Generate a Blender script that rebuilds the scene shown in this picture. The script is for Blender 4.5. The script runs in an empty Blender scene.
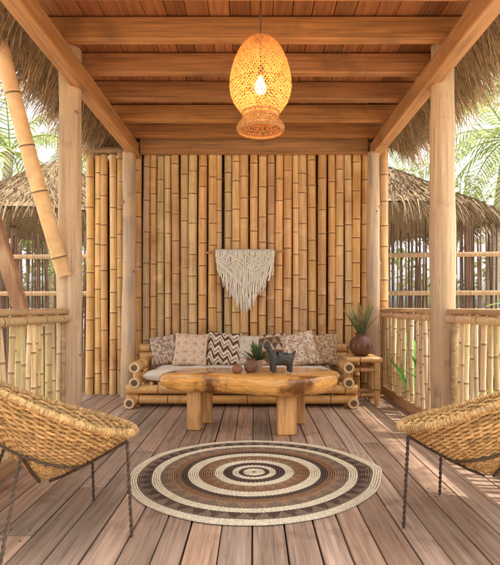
import bpy, math, random
from math import sin, cos, pi, radians, sqrt, exp
from mathutils import Vector, Matrix, noise as mnoise
random.seed(7)
R=random.Random(11)
U=R.uniform
scene=bpy.context.scene
COL=scene.collection

# ---------------------------------------------------------------- mesh builder
class MB:
    def __init__(s): s.v=[];s.f=[];s.c=[];s.m=[]
    def quad(s,pts,col,m=0):
        b=len(s.v); s.v+= [tuple(p) for p in pts]; s.c+=[col]*len(pts)
        s.f.append(tuple(range(b,b+len(pts)))); s.m.append(m)
    def tube(s,pts,rad,seg=8,col=(1,1,1),m=0,caps=True,capcol=None,flat=1.0):
        pts=[Vector(p) for p in pts]; n=len(pts)
        if not hasattr(rad,'__len__'): rad=[rad]*n
        cols=col if isinstance(col,list) else [col]*n
        t=(pts[1]-pts[0]).normalized()
        up=Vector((0,0,1)) if abs(t.z)<.9 else Vector((1,0,0))
        a=t.cross(up).normalized(); b0=len(s.v)
        for i in range(n):
            if i==0: t=pts[1]-pts[0]
            elif i==n-1: t=pts[-1]-pts[-2]
            else: t=pts[i+1]-pts[i-1]
            if t.length<1e-9: t=Vector((0,0,1))
            t.normalize()
            a=(a-t*a.dot(t)); 
            if a.length<1e-6: a=t.orthogonal()
            a.normalize(); b=t.cross(a)
            for k in range(seg):
                an=2*pi*k/seg
                p=pts[i]+(a*cos(an)+b*sin(an)*flat)*rad[i]
                s.v.append(tuple(p)); s.c.append(cols[i])
        for i in range(n-1):
            for k in range(seg):
                k2=(k+1)%seg
                s.f.append((b0+i*seg+k,b0+i*seg+k2,b0+(i+1)*seg+k2,b0+(i+1)*seg+k)); s.m.append(m)
        if caps:
            for e,idx in ((0,0),(n-1,n-1)):
                ring=[s.v[b0+idx*seg+k] for k in range(seg)]
                if e==0: ring=ring[::-1]
                s.quad(ring,capcol or cols[idx],m)
    def loop(s,pts,rad,seg=6,cols=None,m=0):
        pts=[Vector(p) for p in pts]; n=len(pts); b0=len(s.v)
        for i in range(n):
            t=(pts[(i+1)%n]-pts[i-1]).normalized()
            a=Vector((0,0,1)); a=(a-t*a.dot(t)).normalized(); b=t.cross(a)
            for k in range(seg):
                an=2*pi*k/seg
                s.v.append(tuple(pts[i]+(a*cos(an)+b*sin(an))*rad)); s.c.append(cols[i] if isinstance(cols,list) else cols)
        for i in range(n):
            j=(i+1)%n
            for k in range(seg):
                k2=(k+1)%seg
                s.f.append((b0+i*seg+k,b0+i*seg+k2,b0+j*seg+k2,b0+j*seg+k)); s.m.append(m)
    def box(s,c,d,col,m=0,rot=None,bev=0.0):
        hx,hy,hz=d[0]/2,d[1]/2,d[2]/2; c=Vector(c)
        b=min(bev,hx*.9,hy*.9,hz*.9)
        if b<=0:
            P=[Vector((x,y,z)) for x in(-hx,hx) for y in(-hy,hy) for z in(-hz,hz)]
            F=[(0,1,3,2),(4,6,7,5),(0,4,5,1),(2,3,7,6),(0,2,6,4),(1,5,7,3)]
        else:
            P=[];idx={}
            for sx in(-1,1):
                for sy in(-1,1):
                    for sz in(-1,1):
                        for ax in range(3):
                            q=[sx*(hx-b),sy*(hy-b),sz*(hz-b)]
                            q[ax]=(sx*hx,sy*hy,sz*hz)[ax]
                            idx[(sx,sy,sz,ax)]=len(P);P.append(Vector(q))
            F=[]
            for ax in range(3):
                o=[a for a in range(3) if a!=ax]
                for sg in(-1,1):
                    L=[]
                    for u,v in((-1,-1),(1,-1),(1,1),(-1,1)):
                        k=[0,0,0];k[ax]=sg;k[o[0]]=u;k[o[1]]=v
                        L.append(idx[(k[0],k[1],k[2],ax)])
                    F.append(tuple(L))
                for u in(-1,1):
                    for v in(-1,1):
                        L=[]
                        for w,aa in((-1,o[0]),(1,o[0]),(1,o[1]),(-1,o[1])):
                            k=[0,0,0];k[ax]=w;k[o[0]]=u;k[o[1]]=v
                            L.append(idx[(k[0],k[1],k[2],aa)])
                        F.append(tuple(L))
            for sx in(-1,1):
                for sy in(-1,1):
                    for sz in(-1,1):
                        F.append(tuple(idx[(sx,sy,sz,a)] for a in range(3)))
            G=[]
            for f in F:
                n=(P[f[1]]-P[f[0]]).cross(P[f[2]]-P[f[0]])
                ce=sum((P[i] for i in f),Vector())/len(f)
                G.append(f if n.dot(ce)>0 else f[::-1])
            F=G
        b0=len(s.v)
        for p in P:
            if rot is not None: p=rot@p
            s.v.append(tuple(c+p)); s.c.append(col)
        for f in F: s.f.append(tuple(b0+i for i in f)); s.m.append(m)
    def lathe(s,c,prof,seg=32,col=(1,1,1),m=0,fn=None):
        b0=len(s.v);n=len(prof)
        for (r,z) in prof:
            for k in range(seg):
                an=2*pi*k/seg
                s.v.append((c[0]+r*cos(an),c[1]+r*sin(an),c[2]+z)); s.c.append(fn(r,z,an) if fn else col)
        for i in range(n-1):
            for k in range(seg):
                k2=(k+1)%seg
                s.f.append((b0+i*seg+k,b0+i*seg+k2,b0+(i+1)*seg+k2,b0+(i+1)*seg+k)); s.m.append(m)
    def obj(s,name,mats,smooth=True,parent=None,ang=40):
        me=bpy.data.meshes.new(name); me.from_pydata(s.v,[],s.f); me.update()
        ca=me.color_attributes.new('Col','FLOAT_COLOR','POINT')
        buf=[]
        for c in s.c: buf+= [c[0],c[1],c[2],1.0]
        ca.data.foreach_set('color',buf)
        for mt in (mats if isinstance(mats,list) else [mats]): me.materials.append(mt)
        me.polygons.foreach_set('material_index',s.m)
        if smooth:
            me.polygons.foreach_set('use_smooth',[True]*len(s.f))
            try: me.set_sharp_from_angle(angle=radians(ang))
            except Exception: pass
        o=bpy.data.objects.new(name,me); COL.objects.link(o)
        if parent: o.parent=parent
        return o
def empty(name,loc=(0,0,0)):
    e=bpy.data.objects.new(name,None); COL.objects.link(e); e.location=loc; e.empty_display_size=.1
    return e
def mul(c,k): return (c[0]*k,c[1]*k,c[2]*k)
def mix(a,b,t): return tuple(a[i]*(1-t)+b[i]*t for i in range(3))
def vary(c,d=.15): 
    k=1+U(-d,d); return (c[0]*k,c[1]*k*(1+U(-.04,.04)),c[2]*k*(1+U(-.1,.1)))

# ---------------------------------------------------------------- materials
def mat(name,rough=.6,scale=(8,8,8),contrast=(.6,1.25),bump=.3,bscale=None,detail=6,shift=0.0,transl=0.0,spec=.4,coat=0,blotch=None,dist=0.0,blotch2=None,streak=None):
    m=bpy.data.materials.new(name); m.use_nodes=True; nt=m.node_tree; N=nt.nodes; L=nt.links
    bs=N['Principled BSDF']; out=N['Material Output']
    bs.inputs['Roughness'].default_value=rough
    bs.inputs['Specular IOR Level'].default_value=spec
    if coat: bs.inputs['Coat Weight'].default_value=coat; bs.inputs['Coat Roughness'].default_value=.12
    at=N.new('ShaderNodeAttribute'); at.attribute_name='Col'
    tc=N.new('ShaderNodeTexCoord')
    vec=tc.outputs['Object']
    if shift:
        vm=N.new('ShaderNodeVectorMath'); vm.operation='MULTIPLY_ADD'
        L.new(at.outputs['Color'],vm.inputs[0]); vm.inputs[1].default_value=(shift,shift*1.7,shift*.6); L.new(vec,vm.inputs[2]); vec=vm.outputs[0]
    mp=N.new('ShaderNodeMapping'); mp.inputs['Scale'].default_value=scale; L.new(vec,mp.inputs['Vector'])
    nz=N.new('ShaderNodeTexNoise'); nz.inputs['Scale'].default_value=1; nz.inputs['Detail'].default_value=detail; nz.inputs['Roughness'].default_value=.6
    nz.inputs['Distortion'].default_value=dist
    L.new(mp.outputs[0],nz.inputs['Vector'])
    mr=N.new('ShaderNodeMapRange'); mr.inputs['From Min'].default_value=.28; mr.inputs['From Max'].default_value=.72
    mr.inputs['To Min'].default_value=contrast[0]; mr.inputs['To Max'].default_value=contrast[1]
    L.new(nz.outputs['Fac'],mr.inputs['Value'])
    sc=N.new('ShaderNodeVectorMath'); sc.operation='SCALE'; L.new(at.outputs['Color'],sc.inputs[0]); L.new(mr.outputs[0],sc.inputs['Scale'])
    colout=sc.outputs[0]; hgt=nz.outputs['Fac']
    for bl in (blotch,blotch2):
        if not bl: continue
        n2=N.new('ShaderNodeTexNoise'); n2.inputs['Scale'].default_value=bl[0]; n2.inputs['Detail'].default_value=4
        L.new(vec,n2.inputs['Vector'])
        m2=N.new('ShaderNodeMapRange'); m2.inputs['From Min'].default_value=bl[2]; m2.inputs['From Max'].default_value=bl[3]
        L.new(n2.outputs['Fac'],m2.inputs['Value'])
        mx=N.new('ShaderNodeMix'); mx.data_type='RGBA'; L.new(m2.outputs[0],mx.inputs['Factor'])
        L.new(colout,mx.inputs[6]); mx.inputs[7].default_value=(*bl[1],1); colout=mx.outputs[2]
    if streak:  # fine dark cracks along the grain: (scale vec, lo, hi, darkness)
        mp2=N.new('ShaderNodeMapping'); mp2.inputs['Scale'].default_value=streak[0]; L.new(vec,mp2.inputs['Vector'])
        n4=N.new('ShaderNodeTexNoise'); n4.inputs['Scale'].default_value=1; n4.inputs['Detail'].default_value=5; n4.inputs['Roughness'].default_value=.7; L.new(mp2.outputs[0],n4.inputs['Vector'])
        m4=N.new('ShaderNodeMapRange'); m4.inputs['From Min'].default_value=streak[1]; m4.inputs['From Max'].default_value=streak[2]; m4.inputs['To Min'].default_value=1; m4.inputs['To Max'].default_value=streak[3]
        L.new(n4.outputs['Fac'],m4.inputs['Value'])
        s4=N.new('ShaderNodeVectorMath'); s4.operation='SCALE'; L.new(colout,s4.inputs[0]); L.new(m4.outputs[0],s4.inputs['Scale']); colout=s4.outputs[0]
        ad=N.new('ShaderNodeMath'); ad.operation='MULTIPLY'; L.new(hgt,ad.inputs[0]); L.new(m4.outputs[0],ad.inputs[1]); hgt=ad.outputs[0]
    L.new(colout,bs.inputs['Base Color'])
    if bump:
        bp=N.new('ShaderNodeBump'); bp.inputs['Strength'].default_value=bump; bp.inputs['Distance'].default_value=.01
        L.new(hgt,bp.inputs['Height'])
        L.new(bp.outputs[0],bs.inputs['Normal'])
    if transl:
        tr=N.new('ShaderNodeBsdfTranslucent'); L.new(colout,tr.inputs['Color'])
        ms=N.new('ShaderNodeMixShader'); ms.inputs[0].default_value=transl
        L.new(bs.outputs[0],ms.inputs[1]); L.new(tr.outputs[0],ms.inputs[2]); L.new(ms.outputs[0],out.inputs['Surface'])
    return m
M_bam=mat('bamboo_culm',.40,(45,45,2.2),(.66,1.2),.12,blotch=(2.6,(.38,.165,.05),.54,.84),blotch2=(5.5,(.80,.54,.27),.58,.8),streak=((120,120,3),.60,.75,.6))
M_bamH=mat('bamboo_frame',.36,(9,9,9),(.78,1.2),.1,blotch=(7,(.46,.22,.08),.55,.85))
M_slat=mat('bamboo_slats',.5,(40,40,5),(.7,1.2),.15)
M_floor=mat('deck_boards',.50,(38,1.6,38),(.50,1.3),.45,detail=9,shift=23,blotch=(1.7,(.42,.31,.235),.5,.8),blotch2=(6,(.20,.12,.08),.58,.85),spec=.35,streak=((130,2.2,130),.56,.70,.45))
M_ceil=mat('ceiling_boards',.6,(40,2,40),(.55,1.3),.3,shift=19,streak=((120,3,120),.58,.72,.5))
M_joist=mat('joist_wood',.55,(1.6,35,35),(.55,1.3),.35,shift=15,blotch=(3,(.17,.075,.03),.54,.82),streak=((2.5,110,110),.58,.70,.5))
M_beam=mat('beam_wood',.55,(35,1.6,35),(.6,1.25),.35,shift=15,blotch=(3,(.24,.11,.05),.56,.85),streak=((110,2.5,110),.58,.70,.5))
M_post=mat('log_post',.7,(26,26,1.3),(.6,1.22),.5,blotch=(3,(.62,.40,.22),.46,.75),blotch2=(5,(.32,.20,.12),.6,.8),streak=((90,90,1.6),.60,.68,.4))
M_thatch=mat('thatch',.85,(20,20,20),(.65,1.25),0,spec=.1,detail=2)
M_stick=mat('fence_sticks',.8,(40,40,4),(.6,1.3),.3,spec=.2,detail=3)
M_sea=mat('seagrass_weave',.7,(70,70,70),(.6,1.35),.5,blotch=(5,(.38,.21,.085),.54,.8),spec=.25,detail=3)
M_iron=mat('rusted_steel',.5,(60,60,60),(.6,1.4),.2,detail=3)
M_rug=mat('braided_jute',.95,(180,180,180),(.65,1.3),.6,spec=.05,detail=3,blotch=(3.5,(.42,.33,.24),.62,.98))
M_fab=mat('pillow_fabric',.95,(220,220,220),(.8,1.15),.35,spec=.05,detail=2)
M_cord=mat('cotton_cord',.95,(200,200,60),(.8,1.1),.5,spec=.05,detail=2)
M_slab=mat('lacquered_slab',.22,(2.2,14,26),(.55,1.3),.06,blotch=(3.6,(.20,.07,.018),.58,.68),coat=.5,dist=2.2)
M_leg=mat('table_leg_wood',.45,(25,25,3),(.6,1.25),.2,dist=.5,coat=.2,streak=((90,90,3),.58,.7,.55))
M_clay=mat('clay',.55,(25,25,25),(.75,1.2),.15)
M_leaf=mat('leaf',.5,(9,9,9),(.7,1.3),0,transl=.4,spec=.3,detail=2)
M_lampw=mat('bamboo_strips',.55,(60,60,60),(.8,1.2),0,transl=.35,detail=2)
M_trunk=mat('palm_trunk',.9,(12,12,30),(.6,1.3),.6)
M_sand=mat('sand',.95,(1.2,1.2,1.2),(.85,1.12),.3,spec=.05)

# ---------------------------------------------------------------- bamboo helper
BAM=(.70,.385,.14)
def bamboo(mb,p0,p1,r,seg=12,base=BAM,gap=.3,bow=.0,m=0,dark=(.17,.075,.03),vr=.16):
    p0=Vector(p0);p1=Vector(p1);d=p1-p0;Ln=d.length;d.normalize()
    side=d.orthogonal().normalized(); ph=U(0,6.28)
    side=Matrix.Rotation(ph,3,d)@side
    base=vary(base,vr)
    pts=[];rr=[];cc=[]
    def add(t,rm,c):
        q=p0+d*t+side*(bow*sin(pi*t/Ln)); pts.append(q);rr.append(r*rm);cc.append(c)
    add(0,1,base)
    t=U(.03,gap)
    lighter=mul(base,1.15)
    while t<Ln-.04:
        b2=vary(base,.07)
        add(t-.016,.985,b2); add(t-.006,1.06,mul(b2,.72)); add(t-.002,1.08,dark); add(t+.005,1.03,dark); add(t+.009,1.05,lighter); add(t+.03,.98,b2)
        t+=gap*U(.7,1.3)
    add(Ln,1,base)
    mb.tube(pts,rr,seg,cc,m,True,capcol=(.55,.38,.2))

H=1.1
# ================================================================ ground & deck
g=MB(); S=600
g.quad([(-S,-S,-.4),(S,-S,-.4),(S,S,-.4),(-S,S,-.4)],(.60,.53,.43))
g.obj('sand_ground',M_sand,smooth=False)

fl=MB()
x=-2.40
while x<1.74:
    w=.148*U(.86,1.12)
    if x+w>1.78: w=1.78-x
    y=-3+U(-1.5,0)
    while y<6.42:
        Ln=U(1.8,3.8); y2=min(y+Ln,6.42)
        if y2>-3:
            q=U(0,1)
            c=mix((.53,.335,.225),(.44,.325,.25),q); c=mul(c,U(.66,1.2))
            ys=max(y,-3)
            dz=U(-.003,.002)
            if y2-ys>.05:
                fl.box((x+w/2+U(-.001,.001),(ys+y2)/2,-.02+dz),(w-U(.004,.012),y2-ys-U(.004,.009),.04),c,bev=.003,rot=Matrix.Rotation(U(-.0007,.0007),3,'Z'))
                for yy in (ys+.05,y2-.05):
                    for xx in (x+.035,x+w-.035):
                        fl.box((xx+U(-.006,.006),yy+U(-.01,.01),.0012+dz),(.009,.009,.002),(.07,.05,.04))
        y=y2
    x+=w
fl.box((-.31,1.71,-.12),(4.14,9.3,.14),(.16,.10,.07))
for yy in (-2.8,-.5,1.8,4.1,6.2):
    for xx in (-2.3,-.3,1.6): fl.box((xx,yy,-.3),(.14,.14,.3),(.3,.22,.15))
fl.obj('wooden_deck_floor',M_floor,ang=30)

# ================================================================ bamboo wall
wb=MB()
x=-2.13
while x<1.60:
    r=U(.042,.060)
    yo=U(-.018,.014)
    bamboo(wb,(x+r,6.32+yo,0.0),(x+r+U(-.016,.016),6.32+yo+U(-.01,.01),3.17 if x>-1.55 else 3.03+U(-.02,.02)),r,14,base=mix(BAM,(.64,.44,.22),U(0,1)**2),gap=.33,bow=U(0,.014),vr=.22)
    x+=2*r+U(.0,.012)
for i in range(26):
    xx=-2.06+i*.145
    bamboo(wb,(xx,6.43,0),(xx,6.43,3.0 if xx<-1.5 else 3.2),.05,8,base=(.13,.075,.03))
wb.box((-.26,6.50,1.5),(3.76,.02,3.0),(.08,.05,.025))
wb.box((0,6.47,3.2),(3.3,.02,.5),(.10,.06,.03))
wb.box((-1.86,6.31,3.065),(.62,.2,.06),(.36,.22,.12),bev=.008)
wb.obj('bamboo_wall',M_bam,ang=60)

# ================================================================ posts
def logpost(name,x,y,z0,z1,r,col,lean=(0,0)):
    b=MB(); pts=[];rr=[];cc=[];k=40
    sx=U(0,9)
    for i in range(k+1):
        t=i/k; z=z0+(z1-z0)*t
        pts.append((x+lean[0]*t+.014*sin(3*t+sx),y+.01*sin(4*t+sx),z)); rr.append(r*(1.06-.12*t)*(1+.03*sin(9*t+sx)+.025*sin(23*t+sx)+.012*sin(51*t)))
        cc.append(mul(col,1+.12*sin(7*t+sx)))
    b.tube(pts,rr,18,cc)
    for i in range(4):
        t=U(.1,.95); an=U(pi,2*pi); z=z0+(z1-z0)*t
        c=Vector((x+lean[0]*t+cos(an)*r*.93,y+sin(an)*r*.93,z)); n=Vector((cos(an),sin(an),0)); kr=U(.5,1)
        b.tube([c,c+n*.010,c+n*.014],[.024*kr,.018*kr,.006*kr],8,[mul(col,.75),mul(col,.6),mul(col,.35)])
    return b.obj(name,M_post,ang=60)
PC=(.62,.43,.26)
logpost('wooden_post',-1.56,4.28,-.02,3.40,.100,PC,(-.03,0))
logpost('wooden_post',1.60,4.22,-.02,3.40,.104,PC,(-.0,0))
logpost('wooden_post',-1.535,6.10,-.0,2.98,.082,(.54,.39,.26))
logpost('wooden_post',1.45,6.10,-.0,2.98,.08,(.54,.39,.26),(.02,0))

b=MB(); bamboo(b,(-1.575,4.15,1.36),(-2.06,3.72,3.75),.060,16,base=(.68,.43,.20),gap=.42,bow=.02)
b.obj('bamboo_brace_pole',M_bamH,ang=60)
b=MB()
b.box((0,0,0),(.10,.08,1.35),(.34,.17,.085),rot=Matrix.Rotation(radians(-17),3,'Y'),bev=.008)
o=b.obj('timber_brace',M_post); o.location=(-1.95,3.9,1.52)

# ================================================================ roof structure
rb=MB()
for sx in (-1,1):
    rb.box((sx*1.50 if sx>0 else -1.485,3.95,3.04),(.125,5.0,.16),(.42,.19,.065) if sx<0 else (.46,.215,.08),bev=.008)
rb.obj('roof_beams',M_beam,ang=30)
jb=MB()
for k,yy in enumerate((2.15,2.68,3.21,3.76,4.30,4.86,5.40,5.93)):
    c=vary((.36,.15,.048),.25)
    a=U(-.008,.008)
    jb.box((U(-.02,.02),yy+.045,3.207+U(-.004,.004)),(3.3,.085*U(.9,1.1),.168),c,bev=.006,rot=Matrix.Rotation(a,3,'Z'))
jb.box((0.0,6.215,3.10),(2.82,.075,.20),(.38,.175,.065),bev=.006)
jb.obj('roof_joists',M_joist,ang=30)
cb=MB(); x=-1.75
while x<1.75:
    w=.16*U(.9,1.1); c=vary((.29,.105,.034),.32)
    cb.box((x+w/2,4.12,3.312),(w-U(.002,.007),4.5,.022),c,bev=.002)
    x+=w
cb.box((0,4.12,3.36),(3.5,4.5,.03),(.1,.05,.03))
cb.obj('ceiling_boards',M_ceil,ang=30)

def straw(mb,p,d,L,w,col,droop=.3,segs=2,m=0):
    p=Vector(p); d=Vector(d).normalized(); sd=d.cross(Vector((U(-1,1),U(-1,1),U(-1,1)))).normalized()*w*.5
    prev=p; b0=len(mb.v)
    for i in range(segs+1):
        t=i/segs; k=1-t*.8
        mb.v.append(tuple(prev-sd*k)); mb.v.append(tuple(prev+sd*k)); mb.c+=[col,col]
        dd=(d+Vector((0,0,-droop*(t+.5)))).normalized()
        prev=prev+dd*(L/segs)
    for i in range(segs):
        a=b0+2*i; mb.f.append((a,a+1,a+3,a+2)); mb.m.append(m)
TH=(.54,.37,.20)
def tcol(k=1): 
    return mul(mix(mix(TH,(.66,.48,.29),U(0,1)),(.20,.12,.06),U(0,1)**2*.95),U(.65,1.15)*k)
tb=MB()
for sx in (-1,1):
    ya,yb=1.7,6.6
    P=[(sx*0,ya,4.3),(sx*0,yb,4.3),(sx*2.0,yb,3.13),(sx*2.0,ya,3.13)]
    tb.quad(P if sx>0 else P[::-1],(.40,.28,.15))
    Q=[(sx*1.55,ya,3.36),(sx*1.55,yb,3.36),(sx*1.98,yb,3.10),(sx*1.98,ya,3.10)]
    tb.quad(Q,(.30,.20,.11))
    for i in range(6500):
        y=U(ya,yb); t=U(0,1)
        px=1.62+.42*t; pz=3.40-.26*t+U(-.03,.05)
        cl=1+.6*mnoise.noise(Vector((y*4.5,sx*3,0)))
        straw(tb,(sx*px,y,pz),(sx*U(.25,1.0),U(-.4,.4),-.55-U(0,.7)),U(.10,.32)*cl*(1.5 if U(0,1)<.12 else 1),U(.005,.016),tcol(),.6)
    for i in range(1500):
        y=U(ya,yb); t=U(0,1)
        px=.1+1.9*t; pz=4.3-1.17*px/2+U(.0,.06)
        straw(tb,(sx*px,y,pz),(sx*1,U(-.2,.2),-.55),U(.3,.5),U(.01,.02),tcol(),.1)
for i in range(600):
    tx=U(-1.9,1.9); straw(tb,(tx,1.72,4.25-1.1*abs(tx)/2),(0,-1,-.9),U(.2,.4),.015,tcol(),.6)
tb.quad([(-1.9,6.6,3.2),(1.9,6.6,3.2),(0,6.6,4.3)],(.3,.2,.1))
tb.quad([(-1.9,1.75,3.33),(1.9,1.75,3.33),(0,1.75,4.3)],(.3,.2,.1))
tb.obj('thatched_roof',M_thatch,smooth=False)

# ================================================================ railings
def railing(name,x,y0,y1,inner):
    r=MB()
    lay=(.72,.49,.26)
    r.box((x,(y0+y1)/2,1.065),(.12,y1-y0,.045),(.66,.43,.23),bev=.008)
    bamboo(r,(x+inner*.045,y0,1.005),(x+inner*.045,y1,1.005),.032,10,base=lay,m=1)
    r.box((x,(y0+y1)/2,.075),(.075,y1-y0,.11),(.50,.29,.14),bev=.006)
    y=y0+.02
    while y<y1-.02:
        rr=U(.015,.023)
        c=vary(mix((.78,.57,.31),(.66,.50,.25),U(0,1)),.18)
        le=U(-.06,.06)
        bamboo(r,(x+U(-.012,.012),y,.10),(x+U(-.012,.012),y+le,1.04),rr,8,base=c,gap=.26,bow=U(0,.015),m=1,dark=(.34,.20,.09))
        y+=2*rr+U(.004,.045)
    for yy in (y0+.03,y1-.03): r.box((x,yy,.53),(.06,.06,1.02),(.5,.34,.18),bev=.006)
    return r.obj(name,[M_beam,M_slat],ang=50)
railing('bamboo_railing',-1.60,.6,4.18,1)
railing('bamboo_railing',1.62,4.34,6.22,-1)
railing('bamboo_railing',1.64,.6,4.10,-1)

# ================================================================ rug
ru=MB()
CR=(.82,.71,.52);BR=(.29,.16,.085);DK=(.12,.08,.06);GR=(.25,.175,.125);TB=(.36,.225,.135)
def rugcol(r,th):
    p=r*129/.80
    s=vary((1,1,1),.12)[0]
    tri=lambda n,a,b: abs(((th*n/(2*pi))%1)*2-1)< (p-a)/(b-a)
    if p<3: c=BR
    elif p<11: c=CR
    elif p<16: c=DK
    elif p<24: c=CR
    elif p<33: c=DK
    elif p<42: c=CR
    elif p<58: c=BR if p>53 or tri(26,42,53) else TB
    elif p<69: c=CR
    elif p<96: c=DK if p<76 else (BR if p<83 else (GR if tri(30,83,96) else TB))
    elif p<106: c=CR
    elif p<119: c=DK if (not tri(44,106,119)) else GR
    else: c=CR
    return mul(c,s)
nr=56;na=420;Rr=.80;w=Rr/nr
for i in range(nr):
    r0=i*w;b0=len(ru.v)
    for j in range(na):
        th=2*pi*j/na
        def wob(r):
            e=1+.012*sin(3*th+.6)+.01*sin(2*th)+.008*mnoise.noise(Vector((cos(th)*3,sin(th)*3,i*.2)))+.05*exp(-((th-.12 if th<pi else th-2*pi-.12)/.17)**2)*(r/Rr)**4
            return r*e
        kk=sin(th*max(8,int(r0*260)))*.0014
        c=rugcol(r0+w/2,th)
        for q,z in ((0,.004),(.22,.0125+kk),(.78,.0125-kk),(1,.004)):
            rr=wob(r0+q*w)
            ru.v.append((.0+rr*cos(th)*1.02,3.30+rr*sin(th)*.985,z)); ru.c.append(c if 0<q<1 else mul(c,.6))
    for j in range(na):
        j2=(j+1)%na
        for q in range(3):
            ru.f.append((b0+j*4+q,b0+j*4+q+1,b0+j2*4+q+1,b0+j2*4+q)); ru.m.append(0)
ru.obj('round_braided_rug',M_rug,ang=80)

# ================================================================ coffee table
def slab(mb,cx,cy,outl,z0,z1,col):
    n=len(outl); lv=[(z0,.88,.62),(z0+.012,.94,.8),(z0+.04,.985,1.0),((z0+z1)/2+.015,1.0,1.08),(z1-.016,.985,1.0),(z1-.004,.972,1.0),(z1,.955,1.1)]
    b0=len(mb.v)
    for li,(z,k,cm) in enumerate(lv):
        for i,(px,py) in enumerate(outl):
            q=1+.022*mnoise.noise(Vector((px*6,py*6,z*12)))
            zz=z
            if li<3: zz=z-.026*(1+mnoise.noise(Vector((px*1.7,py*1.2,5))))*.8-.016*mnoise.noise(Vector((px*7,py*7,1)))
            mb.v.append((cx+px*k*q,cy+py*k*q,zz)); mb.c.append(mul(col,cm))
    for li in range(len(lv)-1):
        for i in range(n):
            i2=(i+1)%n
            mb.f.append((b0+li*n+i,b0+li*n+i2,b0+(li+1)*n+i2,b0+(li+1)*n+i)); mb.m.append(0)
    mb.f.append(tuple(b0+(len(lv)-1)*n+i for i in range(n))); mb.m.append(0)
    mb.f.append(tuple(b0+i for i in reversed(range(n)))); mb.m.append(0)
t=MB(); outl=[]
key=[(-.81,-.02),(-.80,-.17),(-.68,-.23),(-.50,-.22),(-.30,-.29),(-.08,-.38),(.18,-.44),(.42,-.44),(.60,-.36),(.72,-.24),(.79,-.04),(.78,.14),(.66,.28),(.45,.35),(.2,.36),(-.1,.32),(-.4,.33),(-.62,.28),(-.76,.17)]
K=len(key)
for i in range(K):
    p0,p1,p2,p3=[Vector(key[(i+j-1)%K]) for j in range(4)]
    for s in range(8):
        u=s/8
        q=.5*((2*p1)+(-p0+p2)*u+(2*p0-5*p1+4*p2-p3)*u*u+(-p0+3*p1-3*p2+p3)*u**3)
        nn=1+.025*mnoise.noise(Vector((q.x*6,q.y*6,3)))+.010*mnoise.noise(Vector((q.x*19,q.y*19,3)))
        outl.append((q.x*nn,q.y*nn))
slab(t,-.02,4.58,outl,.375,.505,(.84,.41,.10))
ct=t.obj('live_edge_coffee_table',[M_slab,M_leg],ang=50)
t=MB()
for (lx,ly,wx,wy) in ((-.53,4.48,.125,.11),(.28,4.32,.165,.13),(.42,4.72,.12,.1),(-.45,4.74,.11,.09)):
    t.box((lx,ly,.187),(wx,wy,.372),vary((.70,.38,.13),.12),bev=.014,rot=Matrix.Rotation(U(-.15,.15),3,'Z'))
t.box((.33,4.52,.31),(.12,.34,.07),(.5,.27,.1),bev=.01)
o=t.obj('table_legs',M_leg,ang=30,parent=ct)

# ================================================================ sofa
sofa=empty('bamboo_sofa')
s=MB(); SB=(.72,.41,.15)
L0,R0=-1.30,1.03
for sx in (L0,R0):
    sg=-1 if sx<0 else 1
    for z,dx,y0 in ((.44,0,5.42),(.275,.0,5.42),(.065,-.0+sg*.04,5.36)):
        r=.06
        bamboo(s,(sx+dx,y0,z),(sx+dx,6.18,z),r,16,base=SB,gap=.35)
        s.tube([(sx+dx,y0-.003,z),(sx+dx,y0-.004,z)],[r*.60,r*.58],14,(.16,.09,.04))
        s.tube([(sx+dx,y0+.001,z),(sx+dx,y0-.0015,z)],[r*.98,r*.9],14,(.76,.56,.32))
    for yy in (5.55,6.1):
        bamboo(s,(sx+sg*.0,yy,.0),(sx,yy,.47),.042,12,base=SB)
for z,y in ((.20,5.48),(.085,5.50),(.22,6.1),(.60,6.16),(.50,6.16),(.36,6.16)):
    bamboo(s,(L0-.10,y,z),(R0+.10,y,z),.05,14,base=SB,gap=.38)
for i in range(24):
    xx=L0+.08+i*(R0-L0-.16)/23
    bamboo(s,(xx,5.46,.262),(xx,6.12,.262),.02,8,base=SB)
s.obj('frame',M_bamH,ang=60,parent=sofa)
def cushion(mb,c,dx,dy,dz,col,n=28,rot=None,pat=None,pw=.32,wk=1.0):
    c=Vector(c); sd=c.x*9
    for sgn in (1,-1):
        base=len(mb.v)
        for i in range(n+1):
            for j in range(n+1):
                u=-1+2*i/n; v=-1+2*j/n
                e=max(0,(1-abs(u)**3.2))*max(0,(1-abs(v)**3.2))
                h=e**pw
                pin=1-.09*(1-abs(v)**2)*abs(u)**5 ; pin2=1-.09*(1-abs(u)**2)*abs(v)**5
                wr=mnoise.noise(Vector((u*1.6*wk+sd,v*1.6,sgn)))*.26+mnoise.noise(Vector((u*4*wk+sd,v*2.5,sgn)))*.14+mnoise.noise(Vector((u*9*wk+sd,v*5,sgn)))*.05
                p=Vector((u*dx/2*pin+.012*mnoise.noise(Vector((sd,v*2,3))),v*dy/2*pin2+.014*mnoise.noise(Vector((sd+4,u*2*wk,3))),sgn*dz/2*h*(1+wr)))
                if rot is not None: p=rot@p
                uu=u+.06*mnoise.noise(Vector((u*2,v*2,sd))); vv=v+.06*mnoise.noise(Vector((u*2,v*2,sd+7)))
                mb.v.append(tuple(c+p)); mb.c.append(pat(uu,vv) if pat else col)
        for i in range(n):
            for j in range(n):
                a=base+i*(n+1)+j
                f=(a,a+n+1,a+n+2,a+1)
                mb.f.append(f if sgn>0 else f[::-1]); mb.m.append(0)
s=MB()
cushion(s,((L0+R0)/2,5.80,.345),R0-L0-.15,.68,.15,(.80,.71,.58),n=60,pw=.16,wk=4)
s.obj('seat_cushion',M_fab,ang=80,parent=sofa)
WH=(.80,.71,.58); PK=(.66,.44,.33); DB=(.15,.08,.05); TN=(.56,.38,.22)
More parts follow.
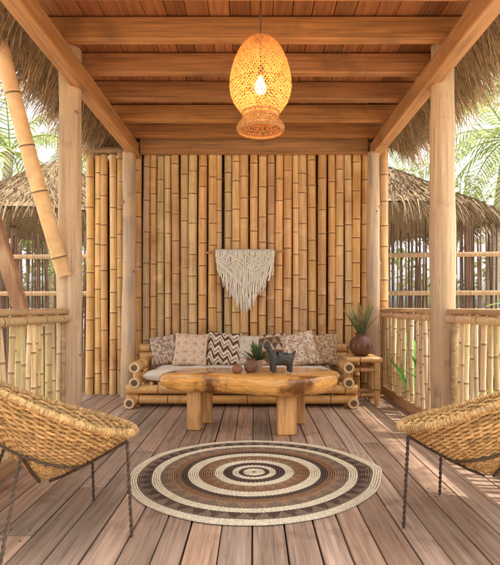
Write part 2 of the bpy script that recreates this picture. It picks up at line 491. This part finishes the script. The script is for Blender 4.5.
def P_floral(a,b,c,k,seed):
    def f(u,v):
        n1=mnoise.noise(Vector((u*k+seed,v*k,seed))); n2=mnoise.noise(Vector((u*k*2.3+seed,v*k*2.3,seed+5)))
        if n2>.22: return c
        return a if n1+.2*n2>0 else b
    return f
def P_zig(a,b,c):
    def f(u,v):
        t=(v*2.6+u*1.2+abs(((u*2.0)%1)*2-1)*.9)%1.6
        return a if t<.62 else (b if t<.9 else (c if t<1.2 else b))
    return f
def P_dia(a,b,c,k=2.0):
    def f(u,v):
        p=abs(((u*k)%1)-.5)+abs(((v*k)%1)-.5)
        if p<.16: return c
        if p<.30: return a
        if p<.44: return b
        return a if p<.7 else mix(a,b,.5)
    return f
def P_tri(a,b,c):
    def f(u,v):
        row=int((v+1)*2.4); q=((u*2.0+row*.5)%1); r=((v+1)*2.4)%1
        return a if abs(q-.5)*2<r else (b if row%2 else c)
    return f
pills=[(-1.05,5.98,.38,PK,P_floral((.50,.35,.25),(.27,.19,.15),(.66,.54,.41),5,1)),
 (-.74,5.93,.41,PK,P_dia((.76,.60,.44),(.64,.38,.24),(.46,.22,.13))),
 (-.355,5.92,.42,DB,P_zig(DB,WH,(.34,.19,.10))),
 (-.08,5.98,.38,WH,P_dia(WH,(.42,.30,.21),(.6,.5,.38),3)),
 (.20,5.94,.40,DB,P_tri((.15,.09,.06),(.38,.21,.12),(.60,.45,.30))),
 (.53,5.93,.42,WH,P_floral((.76,.65,.50),(.60,.41,.28),(.34,.22,.15),4,3)),
 (.80,5.97,.40,TN,P_floral((.46,.28,.15),(.62,.47,.30),(.18,.10,.06),6,9))]
for i,(px,py,sz,c,pt) in enumerate(pills):
    s=MB()
    rot=Matrix.Rotation(U(-.16,.16),3,'Y')@Matrix.Rotation(radians(U(64,74)),3,'X')@Matrix.Rotation(U(-.07,.07),3,'Z')
    cushion(s,(px,py-.03*(i%2),.405+sz*.46),sz,sz,.17,c,n=72,rot=rot,pat=pt)
    s.obj('throw_pillow',M_fab,ang=80)

# ================================================================ macrame
mc=MB(); my=6.20
bamboo(mc,(-.60,my,1.775),(.37,my-.0,1.79),.013,8,base=(.50,.30,.15),gap=.2,bow=.01)
cc=(.92,.86,.74)
xc=-.115; hw=.355; nst=64
for i in range(nst):
    u=-1+2*i/(nst-1)
    x0=xc+u*hw
    for q in range(2):
        zb=1.05+ (abs(u)**1.1)*.50+U(-.05,.05)-(.05 if q else 0)
        pts=[];kk=16; yo=-.020-.012*q; ph=U(0,6)
        fx=U(-.012,.012)
        for j in range(kk+1):
            tt=j/kk; z=1.785+(zb-1.785)*tt
            xx=x0+q*.005+ .004*sin(tt*20+i)+ (-u*.03*tt*tt)+fx*tt*tt*1.5+.004*sin(ph+9*tt)
            pts.append((xx,my+yo+.006*sin(tt*11+ph),z))
        mc.tube(pts,[.0050]*kk+[.0025],5,vary(mul(cc,1 if q else .9),.10))
    mc.tube([(x0,my-.022,1.785),(x0,my-.01,1.812),(x0,my+.02,1.79)],.007,5,vary(cc,.08))
def rope(p,q,r=.010,y=my-.042):
    k=max(4,int((Vector(q)-Vector(p)).length/.015)); pts=[];rr=[]
    for j in range(k*2+1):
        tt=j/(k*2); pts.append((p[0]+(q[0]-p[0])*tt,y,p[1]+(q[1]-p[1])*tt)); rr.append(r*(.62 if j%2 else 1.15))
    mc.tube(pts,rr,7,vary(cc,.05))
for off in (0,.028):
    for sg in (-1,1): rope((xc+sg*hw,1.70-off),(xc,1.36-off))
for q in range(3):
    cx0=xc-.22+q*.22; zc=1.69; 
    for sg in (-1,1):
        rope((cx0,zc+.07),(cx0+sg*.11,zc)); rope((cx0+sg*.11,zc),(cx0,zc-.07))
for q in range(2):
    cx0=xc-.11+q*.22; zc=1.60
    for sg in (-1,1):
        rope((cx0,zc+.06),(cx0+sg*.08,zc)); rope((cx0+sg*.08,zc),(cx0,zc-.06))
mc.obj('macrame_wall_hanging',[M_cord],ang=70)

# ================================================================ pendant lamp
lamp=empty('woven_pendant_lamp',(.045,3.45,0))
sc=3.45/500
prof=[(35,9),(38,14),(43,18.5),(50,22.5),(60,26.5),(70,29),(80,30.6),(88,31),(96,30),(104,27.5),(112,22.5),(118,18.5),(122,17.3),(126,19),(130,22),(134,24),(137,22.5)]
def pz(py): return H+(307-(39+(py-35)*.90))*sc
def pr(py):
    for i in range(len(prof)-1):
        a,b_=prof[i],prof[i+1]
        if a[0]<=py<=b_[0]:
            t=(py-a[0])/(b_[0]-a[0]); return (a[1]+(b_[1]-a[1])*t)*sc
    return prof[-1][1]*sc
lm=MB(); LC=(.70,.36,.12)
ns=50;steps=70
for dr in (-1,1):
    for i in range(ns):
        th0=2*pi*i/ns+U(-.01,.01); b0=len(lm.v); c=vary(LC,.25); hw2=.0042; tw=2.5+U(-.03,.03)
        for j in range(steps+1):
            py=35+(137-35)*j/steps; th=th0+dr*tw*j/steps; r=pr(py)+.0014*dr*cos(j*1.9+i)
            z=pz(py); tx=(-sin(th),cos(th))
            for sgn in(-1,1):
                lm.v.append((r*cos(th)+tx[0]*hw2*sgn,r*sin(th)+tx[1]*hw2*sgn,z)); lm.c.append(c)
        for j in range(steps):
            a=b0+2*j; lm.f.append((a,a+1,a+3,a+2)); lm.m.append(0)
for py,rad in ((35,.006),(37,.005),(60,.002),(88,.003),(104,.002),(118,.005),(122,.006),(125,.004),(129,.004),(133,.005),(136,.007),(137.5,.006)):
    r=pr(min(py,137)); pts=[(r*cos(2*pi*k/64),r*sin(2*pi*k/64),pz(py)) for k in range(64)]
    lm.loop(pts,rad,6,vary(LC,.1))
lm.obj('woven_shade',M_lampw,ang=80,parent=lamp)
lm=MB()
lm.tube([(0,0,3.30),(0,0,pz(35)),(0,0,pz(72))],.005,8,(.12,.07,.04))
lm.tube([(0,0,pz(77)),(0,0,pz(66))],[.02,.02],14,(.1,.07,.05))
lm.tube([(0,0,3.296),(0,0,3.27)],[.045,.03],16,(.15,.09,.05))
lm.obj('cord_and_socket',M_iron,parent=lamp)
me=MB()
bp=[(.001,-.05),(.018,-.047),(.033,-.034),(.040,-.012),(.038,.012),(.026,.036),(.016,.052),(.015,.062)]
me.lathe((0,0,pz(88)),bp,16)
Mb=bpy.data.materials.new('bulb_glow'); Mb.use_nodes=True; nb=Mb.node_tree; nb.nodes.remove(nb.nodes['Principled BSDF'])
em=nb.nodes.new('ShaderNodeEmission'); em.inputs['Color'].default_value=(1,.60,.27,1); em.inputs['Strength'].default_value=130
nb.links.new(em.outputs[0],nb.nodes['Material Output'].inputs['Surface'])
me.obj('light_bulb',Mb,parent=lamp)

# ================================================================ woven chairs
def chair(cx,cy,face):
    ch=empty('woven_bucket_chair',(cx,cy,0))
    back=face+pi
    def rim(th):
        d=cos(th-back)
        r=.43+.02*d
        z=.645+.205*d+.03*cos(2*(th-back))
        return Vector((r*cos(th),r*sin(th),z))
    A=Vector((.02*cos(back),.02*sin(back),.27))
    def S(th,u,off=0):
        q=rim(th)
        zz=A.z+(q.z-A.z)*(u**1.22)
        p=Vector((A.x+(q.x-A.x)*u,A.y+(q.y-A.y)*u,zz))
        if off:
            n=Vector((cos(th)*.62,sin(th)*.62,-.78)); p=p+n*off
        return p
    w=MB(); SG=(.64,.405,.17)
    nrib=56; rows=35
    for i in range(rows):
        u=.07+.93*(i+.5)/rows; seg=max(48,int(220*u)//2*2)
        pts=[];cs=[]; rowc=vary(SG,.24)
        for k in range(seg):
            th=2*pi*k/seg
            off=.0065*cos(th*nrib/2+ (pi if i%2 else 0)) if u>.25 else 0
            nn=mnoise.noise(Vector((th*5,i*.9,cx))); n2=mnoise.noise(Vector((th*14,i*1.7,cx+4)))
            pts.append(S(th,u,off+.004*n2)+Vector((0,0,.004*n2)))
            cs.append(mul(rowc,1+.5*nn+.35*n2))
        w.loop(pts,.0074,5,cs)
    for k in range(nrib):
        th=2*pi*k/nrib
        w.tube([S(th,.15+.85*j/12) for j in range(13)],.005,5,mul(SG,.55))
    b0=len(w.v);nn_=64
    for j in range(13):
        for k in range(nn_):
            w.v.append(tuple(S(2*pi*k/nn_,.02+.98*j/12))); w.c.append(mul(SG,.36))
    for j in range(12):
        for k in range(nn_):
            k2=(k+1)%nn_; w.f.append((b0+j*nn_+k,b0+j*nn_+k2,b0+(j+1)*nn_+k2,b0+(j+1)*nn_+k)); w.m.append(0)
    pts=[];cs=[];N_=240
    for k in range(N_):
        th=2*pi*k/N_; pts.append(rim(th)+Vector((0,0,.004))); cs.append(mul(SG,(.9)*(1+.2*mnoise.noise(Vector((th*9,0,cx))))))
    w.loop(pts,.0155,8,cs)
    for k in range(170):
        th=2*pi*k/170; p=rim(th)+Vector((0,0,.004)); t=(rim(th+.02)-rim(th-.02)).normalized(); a=t.orthogonal().normalized(); b_=t.cross(a)
        rq=U(.0165,.0185)
        ring=[p+(a*cos(q*pi/4)+b_*sin(q*pi/4))*rq+t*(q/8*.012) for q in range(8)]
        w.tube(ring+[ring[0]+t*.012],.0028,4,vary(mul(SG,.95),.35),caps=False)
    for k in range(220):
        th=U(0,2*pi); u=U(.3,1); p=S(th,u,.008)
        straw(w,p,(cos(th)+U(-1,1),sin(th)+U(-1,1),U(-1,.6)),U(.015,.05),.0016,vary(SG,.3),.5)
    w.obj('woven_shell',M_sea,ang=80,parent=ch)
    l=MB(); IR=(.10,.065,.045)
    for a_ in (-.72,.72,pi-.85,pi+.85):
        th=face+a_
        front=abs(a_)<1
        top=S(th,.93 if front else .45,.020)
        foot=Vector((.40*cos(th),.40*sin(th),.006)) if not front else Vector((.42*cos(th),.42*sin(th),.006))
        k=60
        hug=[S(th,u_,.018) for u_ in (.05,.2,.35)]+([S(th,.5,.019),S(th,.65,.019),S(th,.8,.02)] if front else [])
        dirv=(foot-top)
        l.tube(hug+[top],.0075,6,IR)
        a=dirv.orthogonal().normalized(); b_=dirv.normalized().cross(a)
        for ph in (0,pi):
            pts=[top+dirv*(j/k)+(a*cos(j*.9+ph)+b_*sin(j*.9+ph))*.0042 for j in range(k+1)]
            l.tube(pts,.0052,5,vary(IR,.3))
    pts=[S(2*pi*k/60,.45,.020) for k in range(60)]
    l.loop(pts,.0065,6,IR)
    l.obj('steel_legs',M_iron,ang=60,parent=ch)
chair(-1.00,2.42,radians(36))
chair(1.16,2.50,radians(180-38))

# ================================================================ side table + vase + plant
st=empty('bamboo_side_table'); s=MB(); cx,cy=1.22,5.72
for i in range(7):
    bamboo(s,(cx-.20,cy-.18+i*.06,.515),(cx+.20,cy-.18+i*.06,.515),.03,10,base=(.60,.34,.14),gap=.25)
for dx in (-.15,.15):
    for dy in (-.15,.15): bamboo(s,(cx+dx,cy+dy,0),(cx+dx,cy+dy,.49),.033,12,base=(.56,.32,.13))
for z in (.12,.40):
    for d_ in (-.15,.15):
        bamboo(s,(cx-.17,cy+d_,z),(cx+.17,cy+d_,z),.022,10,base=(.60,.34,.14)); bamboo(s,(cx+d_,cy-.17,z+.03),(cx+d_,cy+.17,z+.03),.022,10,base=(.6,.34,.14))
s.obj('bamboo_frame',M_bamH,ang=60,parent=st)
s=MB()
def pc(r,z,an):
    if .10<z<.155: return (.05,.025,.018) if (int(an*24/(2*pi))%2) else (.22,.10,.05)
    return (.15,.06,.035)
s.lathe((cx+.0,cy-.02,.545),[(.001,0),(.065,0),(.10,.03),(.128,.075),(.135,.12),(.125,.165),(.095,.20),(.066,.222),(.06,.235),(.075,.26),(.068,.26),(.052,.235),(.05,.2),(.001,.19)],40,fn=pc)
s.obj('clay_vase',M_clay,ang=60)
def blade(mb,base,d,L,w,c1,c2,droop=.3,n=8,fold=.25):
    p=Vector(base); d=Vector(d).normalized(); side=d.cross(Vector((0,0,1)))
    if side.length<.05: side=Vector((1,0,0))
    side.normalize(); b0=len(mb.v)
    for i in range(n+1):
        t=i/n; ww=w*.5*(sin(pi*min(1,(t*.8+.2)))**.7 if t<1 else .02)
        up=side.cross(d).normalized()
        c=mix(c1,c2,t)
        mb.v+= [tuple(p-side*ww+up*ww*fold),tuple(p),tuple(p+side*ww+up*ww*fold)]; mb.c+=[mul(c,1.15),mul(c,.75),mul(c,1.15)]
        d=(d+Vector((0,0,-droop/n))).normalized(); p=p+d*(L/n)
    for i in range(n):
        a=b0+3*i
        mb.f+= [(a,a+1,a+4,a+3),(a+1,a+2,a+5,a+4)]; mb.m+=[0,0]
s=MB()
for i in range(20):
    an=U(0,2*pi); ti=U(.12,.75)
    blade(s,(cx+.02*cos(an),cy-.02+.02*sin(an),.77),(cos(an)*ti,sin(an)*ti,1),U(.26,.46),U(.045,.065),(.10,.17,.06),mix((.24,.28,.09),(.44,.20,.12),U(0,1)**1.5),U(0,.5))
s.obj('agave_plant',M_leaf,ang=80)
s=MB()
for i,(dx,dy,dz,L) in enumerate(((.25,-.3,1,.75),(-.1,-.5,.9,.6),(.5,.2,.8,.7),(.0,.3,1,.8),(-.3,0,1,.5),(.6,-.4,.7,.6),(.15,-.6,1,.9))):
    st0=Vector((1.80+U(-.05,.05),5.35+U(-.1,.1),-.4)); d0=Vector((dx,dy,dz*1.6)).normalized(); e=st0+d0*(.55)
    s.tube([st0,e],.012,6,(.2,.3,.1)); blade(s,e,(dx,dy,dz),L,.17,(.10,.26,.04),(.16,.34,.06),.9,10,.3)
blade(s,(1.70,5.0,.28),(-.32,-.1,1),.38,.09,(.10,.28,.04),(.2,.4,.07),.4,8,.3)
blade(s,(1.70,5.0,.30),(-.5,.1,.7),.30,.08,(.12,.3,.05),(.2,.4,.07),.7,8,.3)
s.obj('broadleaf_plant',M_leaf,ang=80)
s=MB()
s.tube([(2.05,3.75,-.4),(1.98,3.72,.4),(1.93,3.7,1.12)],[.02,.015,.008],6,(.25,.22,.1))
for i in range(16):
    an=U(0,2*pi); z=U(.5,1.15)
    blade(s,(1.93+(1.12-z)*.07,3.7,z),(cos(an),sin(an),.25),U(.15,.28),.06,(.13,.28,.05),(.22,.4,.08),.6,6,.25)
blade(s,(1.93,3.7,1.12),(-1,-.1,.2),.24,.06,(.13,.28,.05),(.22,.4,.08),.5,6,.25)
s.obj('broadleaf_plant',M_leaf,ang=80)

# ================================================================ things on table
def pot(name,x,y,pr_,col):
    s=MB(); s.lathe((x,y,.506),pr_,28,col); return s.obj(name,M_clay,ang=60)
pot('clay_pot',-.15,4.50,[(.001,0),(.03,0),(.045,.015),(.05,.035),(.042,.055),(.032,.065),(.035,.075),(.028,.073),(.02,.06),(.001,.02)],(.30,.13,.065))
pot('clay_pot',-.03,4.56,[(.001,0),(.038,0),(.055,.02),(.062,.05),(.055,.08),(.04,.098),(.038,.11),(.048,.125),(.04,.122),(.03,.1),(.001,.03)],(.20,.10,.06))
pot('clay_pot',.03,4.70,[(.001,0),(.04,0),(.05,.03),(.055,.07),(.06,.10),(.052,.10),(.045,.06),(.001,.02)],(.45,.30,.20))
s=MB()
for i in range(90):
    an=U(0,2*pi); ti=U(.1,1.1)
    blade(s,(.03+U(-.02,.02),4.70+U(-.02,.02),.57),(cos(an)*ti,sin(an)*ti,1),U(.1,.28),U(.012,.028),(.07,.13,.04),(.16,.2,.09),U(.2,1.2),5)
s.obj('succulent_plant',M_leaf,ang=80)
def skin(name,J,E,mat_,root=0,sub=2):
    me=bpy.data.meshes.new(name); me.from_pydata([j[0] for j in J],E,[]); me.update()
    o=bpy.data.objects.new(name,me); COL.objects.link(o)
    md=o.modifiers.new('Skin','SKIN'); md.use_smooth_shade=True
    sv=me.skin_vertices[0].data
    for i,j in enumerate(J):
        r=j[1]; sv[i].radius=(r,r); sv[i].use_root=(i==root)
    sb=o.modifiers.new('Sub','SUBSURF'); sb.levels=sub; sb.render_levels=sub
    me.materials.append(mat_); return o
Mfig=bpy.data.materials.new('dark_glazed_ceramic'); Mfig.use_nodes=True
_n=Mfig.node_tree; _b=_n.nodes['Principled BSDF']; _b.inputs['Roughness'].default_value=.42
_t=_n.nodes.new('ShaderNodeTexNoise'); _t.inputs['Scale'].default_value=30
_r=_n.nodes.new('ShaderNodeValToRGB'); _r.color_ramp.elements[0].color=(.016,.015,.012,1); _r.color_ramp.elements[1].color=(.06,.055,.04,1)
_n.links.new(_t.outputs['Fac'],_r.inputs[0]); _n.links.new(_r.outputs[0],_b.inputs['Base Color'])
J=[((.02,0,.125),.050),((-.045,0,.135),.046),((.085,0,.125),.046),((-.075,0,.175),.030),((-.092,0,.215),.024),((-.105,0,.235),.028),((-.142,0,.225),.015),
 ((-.055,-.028,.075),.023),((-.057,-.030,.008),.019),((-.055,.028,.075),.023),((-.052,.03,.008),.019),
 ((.085,-.028,.075),.026),((.094,-.030,.045),.018),((.088,-.031,.008),.018),((.085,.028,.075),.026),((.096,.03,.045),.018),((.09,.03,.008),.018),
 ((.125,0,.15),.015),((.145,0,.19),.009),
 ((-.098,-.014,.262),.008),((-.098,.014,.262),.008)]
E=[(0,1),(0,2),(1,3),(3,4),(4,5),(5,6),(1,7),(7,8),(1,9),(9,10),(2,11),(11,12),(12,13),(2,14),(14,15),(15,16),(2,17),(17,18),(5,19),(5,20)]
fg=skin('ceramic_animal_figurine',J,E,Mfig); fg.location=(.225,4.46,.507); fg.rotation_euler=(0,0,radians(14)); fg.scale=(1.05,1.05,1.08)

# ================================================================ surroundings
def stick_fence(name,x0,y0,x1,y1,ztop,zb=-.4,n=100):
    s=MB()
    for i in range(n):
        t=(i+U(-.3,.3))/n; xx=x0+(x1-x0)*t; yy=y0+(y1-y0)*t
        r=U(.014,.026); c=mul(mix((.22,.13,.08),(.11,.065,.045),U(0,1)),U(.6,1.5))
        zt=ztop+U(-.22,.2); lx=U(-.06,.06)
        s.tube([(xx,yy,zb),(xx+lx*.5+U(-.02,.02),yy+U(-.01,.01),(zb+zt)/2),(xx+lx,yy,zt)],[r,r*.9,r*.6],6,c)
    d=Vector((x1-x0,y1-y0,0)); an=math.atan2(d.y,d.x)
    for z in (1.32,1.92):
        s.box(((x0+x1)/2,(y0+y1)/2-.05,z),(d.length,.05,.075),(.42,.27,.15),rot=Matrix.Rotation(an,3,'Z'),bev=.01)
    return s.obj(name,M_stick,ang=60)
stick_fence('stick_fence',1.9,8.0,5.6,7.6,2.35,n=110)
stick_fence('stick_fence',-5.6,8.2,-2.4,8.2,2.15,n=105)

def hut(name,cx,cy,rad,zapex,zeave,nst=7000):
    e=MB(); seg=28
    for k in range(seg):
        a0=2*pi*k/seg;a1=2*pi*(k+1)/seg
        e.quad([(cx,cy,zapex),(cx+rad*cos(a0),cy+rad*sin(a0),zeave),(cx+rad*cos(a1),cy+rad*sin(a1),zeave)],(.28,.19,.11))
        e.quad([(cx,cy,zapex-.25),(cx+rad*cos(a1),cy+rad*sin(a1),zeave-.02),(cx+rad*cos(a0),cy+rad*sin(a0),zeave-.02)],(.22,.15,.09))
    sl=(zapex-zeave)/rad
    for i in range(nst):
        an=U(0,2*pi); t=sqrt(U(0,1)); lay=(int(t*9)+U(.0,.95))/9; r=rad*min(lay+.03,1.0)
        p=(cx+r*cos(an),cy+r*sin(an),zapex-sl*r+U(.0,.07)+.05*mnoise.noise(Vector((an*3,r*2,cx))))
        sp=U(-.45,.45); lk=1+.5*mnoise.noise(Vector((an*5,cx,t*3)))
        straw(e,p,(cos(an)-sin(an)*sp,sin(an)+cos(an)*sp,-sl-U(-.05,.35)),U(.25,.5)*lk,U(.010,.028),mul(tcol(U(.65,1.1)),.62),.15 if t<.85 else .8)
    for k in range(6):
        a=2*pi*k/6+.4; e.tube([(cx+rad*.8*cos(a),cy+rad*.8*sin(a),-.4),(cx+rad*.8*cos(a),cy+rad*.8*sin(a),zeave+.15)],.07,10,(.33,.23,.15))
    return e.obj(name,M_thatch,smooth=False)
hut('thatched_hut',2.3,9.9,2.3,3.95,2.72)
hut('thatched_hut',-4.0,10.2,2.2,4.1,2.72)

def frond(mb,base,az,el,L,n=30,sz=.55,c=(.14,.24,.05)):
    d=Vector((cos(az)*cos(el),sin(az)*cos(el),sin(el))); p=Vector(base); pts=[p.copy()]
    for i in range(n):
        d=(d+Vector((0,0,-.06))).normalized(); p=p+d*(L/n); pts.append(p.copy())
    mb.tube(pts,[.022*(1-i/(n+1)*.85) for i in range(n+1)],5,mul(c,1.5),0,False)
    for i in range(3,n+1):
        t=i/n; dd=(pts[i]-pts[i-1]).normalized(); side=dd.cross(Vector((0,0,1))).normalized()
        l=sz*(sin(pi*(t*.85+.12))**.6)
        for sg in (-1,1):
            q=(side*sg+dd*.55+Vector((0,0,-.25+U(-.25,.25)))).normalized(); w=.026
            cc_=mul(mix(c,(.34,.38,.12),U(0,1)),U(.7,1.4)); a=pts[i]; upv=dd*w
            m1=a+q*l*.5; e_=a+q*l+Vector((0,0,-.22*l))
            b0=len(mb.v)
            mb.v+= [tuple(a-upv*.5),tuple(a+upv*.5),tuple(m1+upv),tuple(m1-upv),tuple(e_)]; mb.c+=[cc_]*5
            mb.f+= [(b0,b0+1,b0+2,b0+3),(b0+3,b0+2,b0+4)]; mb.m+=[0,0]
def palm(x,y,h,lean,nf=20,L=2.6,c=(.14,.24,.05)):
    s=MB(); k=40; pts=[];rr=[]
    for i in range(k+1):
        t=i/k; pts.append((x+lean[0]*t*t,y+lean[1]*t*t,-.4+(h+.4)*t)); rr.append((.17-.07*t)*(1+.07*(i%2)))
    s.tube(pts,rr,10,(.34,.28,.21),1)
    top=pts[-1]
    for i in range(nf):
        frond(s,top,2*pi*i*.382+U(-.2,.2),U(-.35,1.25),L*U(.8,1.15),c=c)
    return s.obj('palm_tree',[M_leaf,M_trunk],ang=80)
PG=(.24,.30,.09)
palm(5.9,12.5,5.2,(.3,-.3),20,2.9,PG)
palm(3.6,15.5,6.8,(-.4,0),18,3.0,PG)
palm(8.2,15,7.6,(-.5,0),18,3.0,PG)
palm(-6.4,12.5,5.0,(.3,0),18,2.8,PG)
palm(-4.4,15.5,6.6,(-.3,0),18,2.8,PG)
def tree(x,y,h,rad,nl=3600,c=(.28,.33,.11)):
    s=MB()
    s.tube([(x,y,-.4),(x+.1,y,h*.3),(x-.05,y+.1,h*.6)],[.2,.15,.09],10,(.25,.18,.12),1)
    cl=[]
    for i in range(24):
        an=U(0,2*pi);el=U(-.5,1.3);r=rad*U(.35,1)
        q=Vector((x+r*cos(an)*cos(el),y+r*sin(an)*cos(el),h*.72+r*sin(el)*.9)); cl.append((q,rad*U(.18,.38),U(.6,1.35)))
        s.tube([(x,y,h*.45),((x+q.x)/2,(y+q.y)/2,(h*.5+q.z)/2+.1),tuple(q)],[.07,.04,.012],5,(.25,.18,.12),1)
    for i in range(nl):
        q,cr,b=R.choice(cl); v=Vector((R.gauss(0,1),R.gauss(0,1),R.gauss(0,.8)))*cr*.55; p=q+v
        d=Vector((U(-1,1),U(-1,1),U(-.8,.3))).normalized(); e=d.orthogonal().normalized(); l=U(.09,.2); w=l*.3
        cc_=mul(c,b*U(.7,1.3))
        s.quad([p,p+d*l*.5+e*w,p+d*l,p+d*l*.5-e*w],cc_)
    return s.obj('broadleaf_tree',[M_leaf,M_trunk],smooth=False)
tree(7.0,18,5.9,2.2); tree(3.8,19,5.6,2.0); tree(-7.4,18,5.2,2.0)
s=MB()
for i in range(5000):
    sx=R.choice((-1,1)); xx=sx*U(1.8,11); yy=U(12.5,14.5); zz=-.4+ (1-U(0,1)**2)*2.4*(1+.25*sin(xx*2.1))
    p=Vector((xx,yy,zz)); d=Vector((U(-1,1),U(-1,1),U(-.6,.9))).normalized(); e=d.orthogonal().normalized(); l=U(.14,.3)
    s.quad([p,p+d*l*.5+e*l*.25,p+d*l,p+d*l*.5-e*l*.25],mul((.26,.29,.11),U(.5,1.5)))
s.obj('shrub_foliage',[M_leaf],smooth=False)

# ================================================================ light & world
to_sun=Vector((.30,-.05,.95)).normalized()
el=math.asin(to_sun.z); az=math.atan2(to_sun.x,to_sun.y)
W=bpy.data.worlds.new('World'); scene.world=W; W.use_nodes=True; wn=W.node_tree
sk=wn.nodes.new('ShaderNodeTexSky'); sk.sky_type='NISHITA'; sk.sun_disc=False; sk.sun_elevation=el; sk.sun_rotation=az
sk.air_density=1.0; sk.dust_density=4.0; sk.ozone_density=1.0
hs=wn.nodes.new('ShaderNodeHueSaturation'); hs.inputs['Saturation'].default_value=.12; hs.inputs['Value'].default_value=2.9
wn.links.new(sk.outputs[0],hs.inputs['Color'])
bg=wn.nodes['Background']; wn.links.new(hs.outputs[0],bg.inputs['Color']); bg.inputs['Strength'].default_value=.15
sl=bpy.data.lights.new('sun','SUN'); sl.energy=5; sl.angle=radians(1.0); sl.color=(1,.92,.78)
so=bpy.data.objects.new('sun',sl); COL.objects.link(so); so.rotation_euler=to_sun.to_track_quat('Z','Y').to_euler()

cam=bpy.data.cameras.new('camera'); co=bpy.data.objects.new('camera',cam); COL.objects.link(co)
co.location=(0,0,H); co.rotation_euler=(radians(90),0,0)
cam.sensor_fit='HORIZONTAL'; cam.sensor_width=36; cam.lens=36; cam.shift_x=-.008; cam.shift_y=.049
cam.clip_start=.05; cam.clip_end=2000
scene.camera=co
scene.view_settings.view_transform='Standard'; scene.view_settings.look='None'; scene.view_settings.exposure=0
